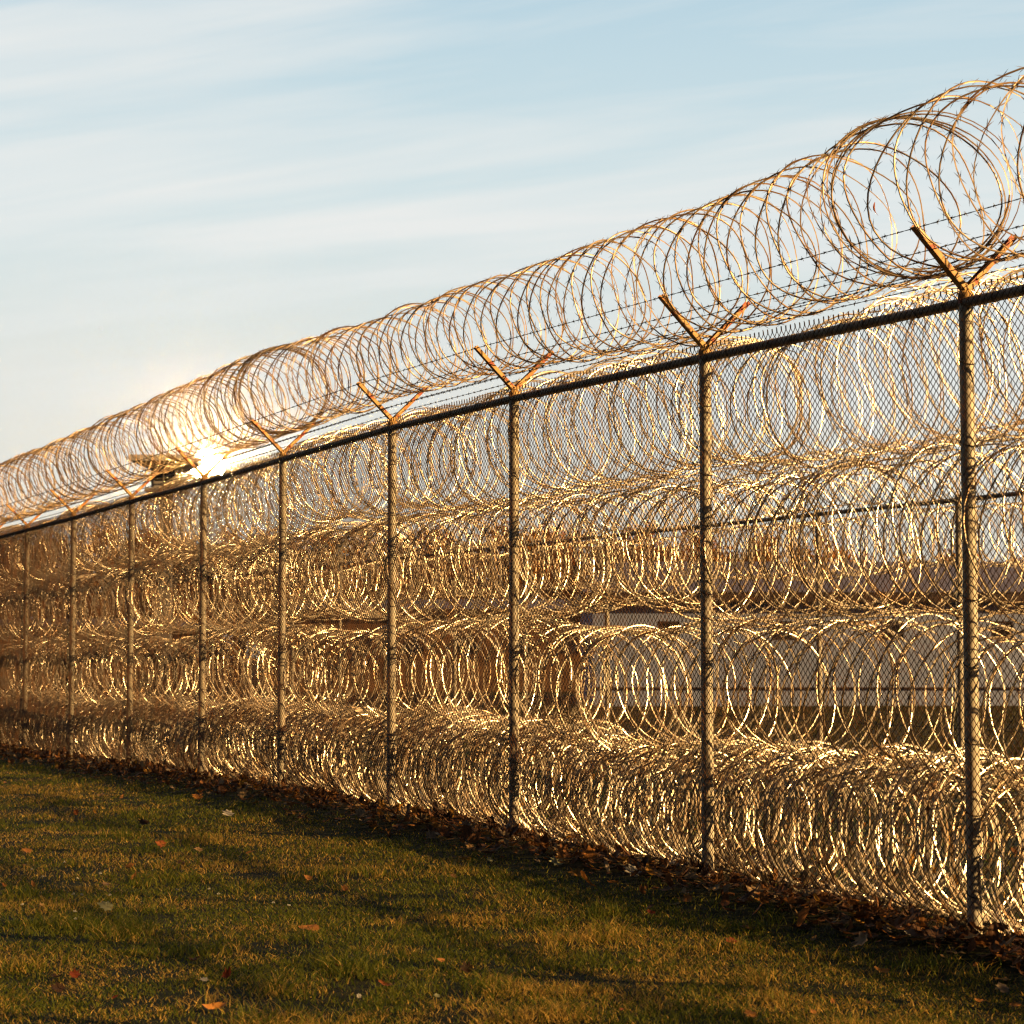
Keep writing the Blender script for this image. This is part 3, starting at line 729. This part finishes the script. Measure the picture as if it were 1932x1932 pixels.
# ------------------------------------------------------------------ trees
TC = [((0.40, 0.165, 0.035), (0.22, 0.085, 0.022)), ((0.44, 0.22, 0.045), (0.28, 0.12, 0.026)), ((0.24, 0.10, 0.035), (0.15, 0.065, 0.026)), ((0.38, 0.14, 0.024), (0.46, 0.20, 0.035))]
protos = []
for v in range(4):
    trg = np.random.default_rng(40 + v)
    H = 1.0
    mb = MB(); limbs = []
    mb.tube([(0, 0, -0.02), (0.008, 0.004, 0.25), (-0.006, 0.01, 0.55), (0.004, 0, 0.9)], [0.032, 0.024, 0.014, 0.004], 8)
    for q in range(9):
        a = trg.random() * 6.28; z0 = 0.18 + 0.07 * q; L = 0.34 * (1 - 0.5 * z0) * (0.7 + 0.6 * trg.random())
        e = np.array([math.cos(a) * L, math.sin(a) * L, z0 + L * (0.5 + 0.5 * trg.random())]); limbs.append(e)
        mb.tube([(0, 0, z0), e * np.array([.5, .5, 1]) * np.array([1, 1, 0]) + np.array([0, 0, (z0 + e[2]) / 2 - 0.01]), e], [0.011, 0.007, 0.003], 5)
    trunk_V, trunk_F = np.vstack(mb.V), mb.F
    trunk_me = mesh_np('trunk', trunk_V, trunk_F, M['trunk'], True)
    # crown: clumps of leaf-sized faces around limb ends
    cl_ = []
    for e in limbs + [np.array([0, 0, 0.9]), np.array([0.05, 0, 0.75]), np.array([0, 0, 0.5])]:
        for _ in range(3): cl_.append((e + trg.normal(0, 0.075, 3), 0.055 + 0.07 * trg.random()))
    for _ in range(16):
        a = trg.random() * 6.28; z_ = 0.14 + 0.5 * trg.random(); rr_ = 0.36 * trg.random() ** 0.5
        cl_.append((np.array([math.cos(a) * rr_, math.sin(a) * rr_, z_]), 0.06 + 0.06 * trg.random()))
    Vs, Cs = [], []
    for c, rad in cl_:
        m_ = int(9000 * rad * rad * 1.3)
        d = trg.normal(0, 1, (m_, 3)); d /= np.linalg.norm(d, axis=1)[:, None]; d *= (rad * trg.random((m_, 1)) ** 0.45)
        P = c + d * np.array([1.1, 1.1, 0.85])
        a1 = trg.normal(0, 1, (m_, 3)); a1 /= np.linalg.norm(a1, axis=1)[:, None]
        a2 = np.cross(a1, trg.normal(0, 1, (m_, 3))); a2 /= np.linalg.norm(a2, axis=1)[:, None]
        sz = (0.009 + 0.011 * trg.random((m_, 1)))
        Vs.append(np.stack([P - a1 * sz, P + a2 * sz * 0.7, P + a1 * sz, P - a2 * sz * 0.7], 1).reshape(-1, 3))
        kk = np.clip(trg.random() * 0.7 + 0.3 * trg.random((m_, 1)), 0, 1)
        cc = (1 - kk) * np.array(TC[v][0]) + kk * np.array(TC[v][1])
        Cs.append(np.repeat(np.concatenate([cc, np.ones((m_, 1))], 1), 4, axis=0))
    CV = np.vstack(Vs); 
    crown_me = mesh_np('crown', CV, [np.arange(len(CV)).reshape(-1, 4)], M['crown'], False, np.vstack(Cs))
    protos.append((trunk_me, crown_me))
desc = ['rust-orange', 'golden-brown', 'dull brown', 'bright orange-brown']
spots = []
for px in np.arange(-330, 2300, 66):
    top = 1012 if px < 1330 else (1012 + (px - 1330) / 330 * 48 if px < 1660 else 1063)
    if px < -60: top = 1010
    spots.append((px + random.uniform(-18, 18), top + random.uniform(-7, 12), random.uniform(104, 122)))
for px in np.arange(-350, 1400, 118):
    spots.append((px + random.uniform(-30, 30), 1022 + random.uniform(-8, 14), random.uniform(126, 140)))
NF = sum(1 for q in spots if q[2] < 124)
ORD = ['first', 'second', 'third', 'fourth', 'fifth', 'sixth', 'seventh', 'eighth', 'ninth', 'tenth', 'eleventh', 'twelfth', 'thirteenth', 'fourteenth', 'fifteenth', 'sixteenth', 'seventeenth', 'eighteenth', 'nineteenth', 'twentieth']
def ordinal(q):
    return ORD[q] if q < 20 else ({2: 'twenty', 3: 'thirty'}[(q + 1) // 10] + '-' + ORD[(q + 1) % 10 - 1] if (q + 1) % 10 else {3: 'thirtieth', 4: 'fortieth'}[(q + 1) // 10])
for i, (px, py, Y) in enumerate(spots):
    v = [0, 2, 1, 3, 2, 0][i % 6] if px < 1250 else [1, 3, 0, 1][i % 4]
    h = Zof(py, Y) / 0.99
    x = Xof(px, Y)
    lab = (f'{desc[v]} autumn tree, {ordinal(i)} from the left in the front of the tree line' if i < NF else
           f'{desc[v]} autumn tree at the back of the tree line, {ordinal(i - NF)} from the left there')
    t_ = empty('tree', (x, Y, 0)); t_.scale = (h * random.uniform(.95, 1.25), h * 1.1, h); t_.rotation_euler = (0, 0, random.random() * 6.28)
    tag(t_, lab, 'tree', 'trees along the horizon')
    for nm, me in (('trunk', protos[v][0]), ('crown', protos[v][1])):
        c = bpy.data.objects.new(nm, me); col.objects.link(c); c.parent = t_
tree_objs = [o for o in col.objects if o.name.split('.')[0] == 'tree']

# ------------------------------------------------------------------ single leaves on the lawn
COL = {'orange': (0.44, 0.19, 0.055), 'bright orange': (0.58, 0.25, 0.06), 'yellow-orange': (0.55, 0.28, 0.045), 'tan': (0.36, 0.22, 0.10), 'rust-red': (0.24, 0.05, 0.018), 'red-orange': (0.34, 0.10, 0.03),
       'dark brown': (0.055, 0.028, 0.016), 'brown': (0.14, 0.07, 0.03), 'pale grey': (0.40, 0.37, 0.34), 'pale green': (0.34, 0.34, 0.20), 'whitish': (0.60, 0.56, 0.48)}
LEAVES = [  # pixel x, y, length in px, colour, form
 (245, 1643, 30, 'orange', 'upturned'), (583, 1761, 42, 'orange', 'long flat'), (403, 1911, 46, 'bright orange', 'long curled'), (203, 1723, 42, 'pale green', 'wide'), (80, 1718, 17, 'tan', 'curled'), (62, 1678, 15, 'orange', 'round'),
 (8, 1678, 14, 'red-orange', 'small'), (307, 1603, 30, 'red-orange', 'flat'), (377, 1611, 24, 'tan', 'flat'), (200, 1675, 20, 'tan', 'small'), (252, 1664, 18, 'orange', 'small'), (387, 1857, 24, 'pale grey', 'flat'),
 (427, 1851, 30, 'rust-red', 'curled'), (367, 1818, 34, 'brown', 'cupped'), (143, 1851, 30, 'rust-red', 'flat'), (107, 1850, 32, 'dark brown', 'cupped'), (113, 1878, 38, 'dark brown', 'wide'), (217, 1890, 14, 'rust-red', 'small'),
 (640, 1831, 24, 'red-orange', 'curled'), (190, 1506, 24, 'tan', 'cupped'), (230, 1510, 14, 'orange', 'small'), (178, 1538, 12, 'yellow-orange', 'round'), (143, 1541, 16, 'red-orange', 'upturned'), (53, 1613, 24, 'orange', 'flat'),
 (433, 1543, 34, 'pale grey', 'flat'), (570, 1546, 26, 'tan', 'wide'), (583, 1665, 22, 'orange', 'cupped'), (472, 1615, 16, 'orange', 'small'), (343, 1636, 26, 'dark brown', 'flat'), (47, 1638, 14, 'orange', 'small'),
 (273, 1560, 28, 'dark brown', 'flat'), (10, 1480, 12, 'orange', 'small'), (881, 1623, 15, 'yellow-orange', 'round'), (984, 1645, 12, 'yellow-orange', 'upturned'), (926, 1630, 22, 'pale green', 'flat'), (1054, 1635, 46, 'pale green', 'wide'),
 (891, 1608, 30, 'tan', 'wide'), (824, 1568, 36, 'tan', 'upturned'), (1197, 1658, 50, 'pale grey', 'wide'), (834, 1821, 22, 'orange', 'flat'), (726, 1866, 30, 'red-orange', 'long curled'), (797, 1838, 12, 'tan', 'small'),
 (677, 1890, 14, 'whitish', 'upturned'), (826, 1888, 18, 'pale green', 'flat'), (1202, 1821, 14, 'tan', 'round'), (1231, 1731, 26, 'rust-red', 'flat'), (651, 1686, 20, 'orange', 'curled'), (882, 1841, 36, 'dark brown', 'cupped'),
 (857, 1661, 20, 'brown', 'flat'), (1172, 1913, 16, 'red-orange', 'small'), (1383, 1786, 34, 'rust-red', 'wide'), (1663, 1841, 28, 'bright orange', 'long curled'), (1571, 1900, 14, 'orange', 'upturned'), (1848, 1898, 32, 'bright orange', 'cupped'),
 (1420, 1925, 40, 'bright orange', 'wide'), (1400, 1885, 13, 'tan', 'round'), (1536, 1920, 18, 'orange', 'flat'), (1641, 1901, 18, 'brown', 'flat'), (1411, 1758, 30, 'brown', 'long flat'), (1725, 1773, 60, 'pale grey', 'long curled'),
 (1795, 1770, 28, 'yellow-orange', 'upturned'), (1783, 1813, 24, 'tan', 'flat'), (1535, 1780, 18, 'tan', 'small'), (1508, 1735, 36, 'tan', 'cupped'), (1915, 1905, 26, 'orange', 'long flat')]
posts_px = [(1840, 'rightmost'), (1336, 'second'), (969, 'third'), (737, 'fourth'), (528, 'fifth'), (380, 'sixth'), (242, 'seventh'), (133, 'eighth'), (45, 'ninth')]
def place_words(px, py):
    q = min(posts_px, key=lambda p: abs(p[0] - px)); 
    pn = f'below the {q[1]} post from the right' if q[1] != 'rightmost' else 'below the rightmost post'
    edge_y = np.interp(px, [0, 240, 530, 970, 1340, 1840], [1440, 1475, 1530, 1630, 1710, 1830])
    if py > 1872: d = 'near the bottom edge'
    elif py < edge_y + 22: d = 'beside the leaf drift'
    elif py < edge_y + 110: d = 'near the fence'
    else: d = 'out on the lawn'
    return d, pn
seen = {}
for (px, py, ln, cname, form) in LEAVES:
    p = at(px, py); D = math.hypot(p[0], p[1])
    size = ln / F_PX * D * 0.50
    lr = random.Random(int(px * 7 + py))
    kind = 1 if form in ('long flat', 'long curled', 'round', 'small') else 0
    curl, fold, tilt = {'upturned': (0.3, 0.2, 0.95), 'cupped': (0.5, 0.45, 0.2), 'curled': (0.7, 0.4, 0.3), 'long curled': (0.35, 0.35, 0.15), 'round': (0.4, 0.3, 0.6)}.get(form, (0.15, 0.12, 0.22))
    az = lr.uniform(-0.5, 0.5) + math.pi / 2 if form.startswith('long') or form in ('flat', 'wide') else lr.random() * 6.28
    V, q, t3 = leaf_geo(kind, size * (1.0 if kind else 0.95), curl, fold, az, tilt, p + np.array([0, 0, 0.018]), lr, tip=lr.uniform(0.25, 0.6))
    mb = MB(); c = np.array(COL[cname]) * lr.uniform(0.85, 1.15)
    mb.add(V, q, np.tile(np.array([*c, 1.0]), (len(V), 1))); mb.F.append(t3)
    # stalk
    mid = V.mean(0); e = V[0]; mb.tube([mid, e, e + (e - mid) * 0.6 + np.array([0, 0, 0.004])], [0.0012, 0.0012, 0.001], 4); mb.A[-1][:] = (*(c * 0.6), 1)
    d, pn = place_words(px, py)
    lab = f'{form} {cname} leaf {d}, {pn}'
    seen[lab] = seen.get(lab, 0) + 1
    if seen[lab] > 1: lab = lab.replace(' leaf ', ' leaf (nearer) ', 1)
    tag(mb.build('fallen_leaf', M['leaf'], attr=True, origin=p), lab, 'leaf', 'single leaves lying on the lawn')
# one leaf caught up in the top roll
sL = s_px(1703); pL = FP(np.array(sL), np.array(-0.18), float(rz(np.array([sL]))[0]) + 0.60)
V, q, t3 = leaf_geo(1, 0.042, 0.4, 0.4, 1.2, 1.35, pL, random.Random(3))
mb = MB(); mb.add(V, q, np.tile(np.array([0.34, 0.10, 0.025, 1.0]), (len(V), 1))); mb.F.append(t3)
tag(mb.build('fallen_leaf', M['leaf'], attr=True, origin=pL), 'orange-brown leaf caught high in the razor wire loops on the fence top', 'leaf', 'single leaves lying on the lawn')
# clover heads
for i, (px, py) in enumerate([(80, 1668), (121, 1640), (60, 1654), (146, 1672), (138, 1702), (154, 1704), (334, 1694), (394, 1692), (412, 1702), (189, 1662), (142, 1751), (141, 1736), (515, 1719), (545, 1724), (42, 1723), (207, 1704)]):
    p = at(px, py); mb = MB(); r_ = random.Random(i)
    for _ in range(14):
        d = np.array([r_.gauss(0, 1), r_.gauss(0, 1), abs(r_.gauss(0, 1))]); d /= np.linalg.norm(d)
        c = p + np.array([0, 0, 0.05]); mb.tube([c, c + d * 0.006, c + d * 0.012], [0.001, 0.0032, 0.0012], 4)
    o = mb.build('clover_flower', M['petal'], origin=p)
    mb = MB(); mb.tube([p, p + np.array([0.002, 0.002, 0.05])], [0.001, 0.001], 4); mb.A[-1][:] = (0.05, 0.08, 0.02, 1); mb.build('stem', M['grass'], o, attr=True)
    tag(o, 'tiny white clover flower in the short grass at the left of the lawn', 'clover flower', 'clover flowers in the lawn')

# ------------------------------------------------------------------ added haze volume: its golden scatter stands in for lens glow round the sun
HAZE = 1.3e-4
hz = MB(); hz.box(-450, 450, -450, 450, -1.2, 10.8)
hm = bpy.data.materials.new('glow_haze'); hm.use_nodes = True
hn, hl = hm.node_tree.nodes, hm.node_tree.links; hn.clear()
pv = hn.new('ShaderNodeVolumePrincipled'); pv.inputs['Color'].default_value = (1.0, 0.90, 0.68, 1); pv.inputs['Density'].default_value = HAZE; pv.inputs['Anisotropy'].default_value = 0.989
ho = hn.new('ShaderNodeOutputMaterial'); hl.new(pv.outputs[0], ho.inputs['Volume'])
if HAZE > 0:
    tag(hz.build('haze', hm), 'thin golden haze added for the glow around the sun', 'haze', kind='stuff')
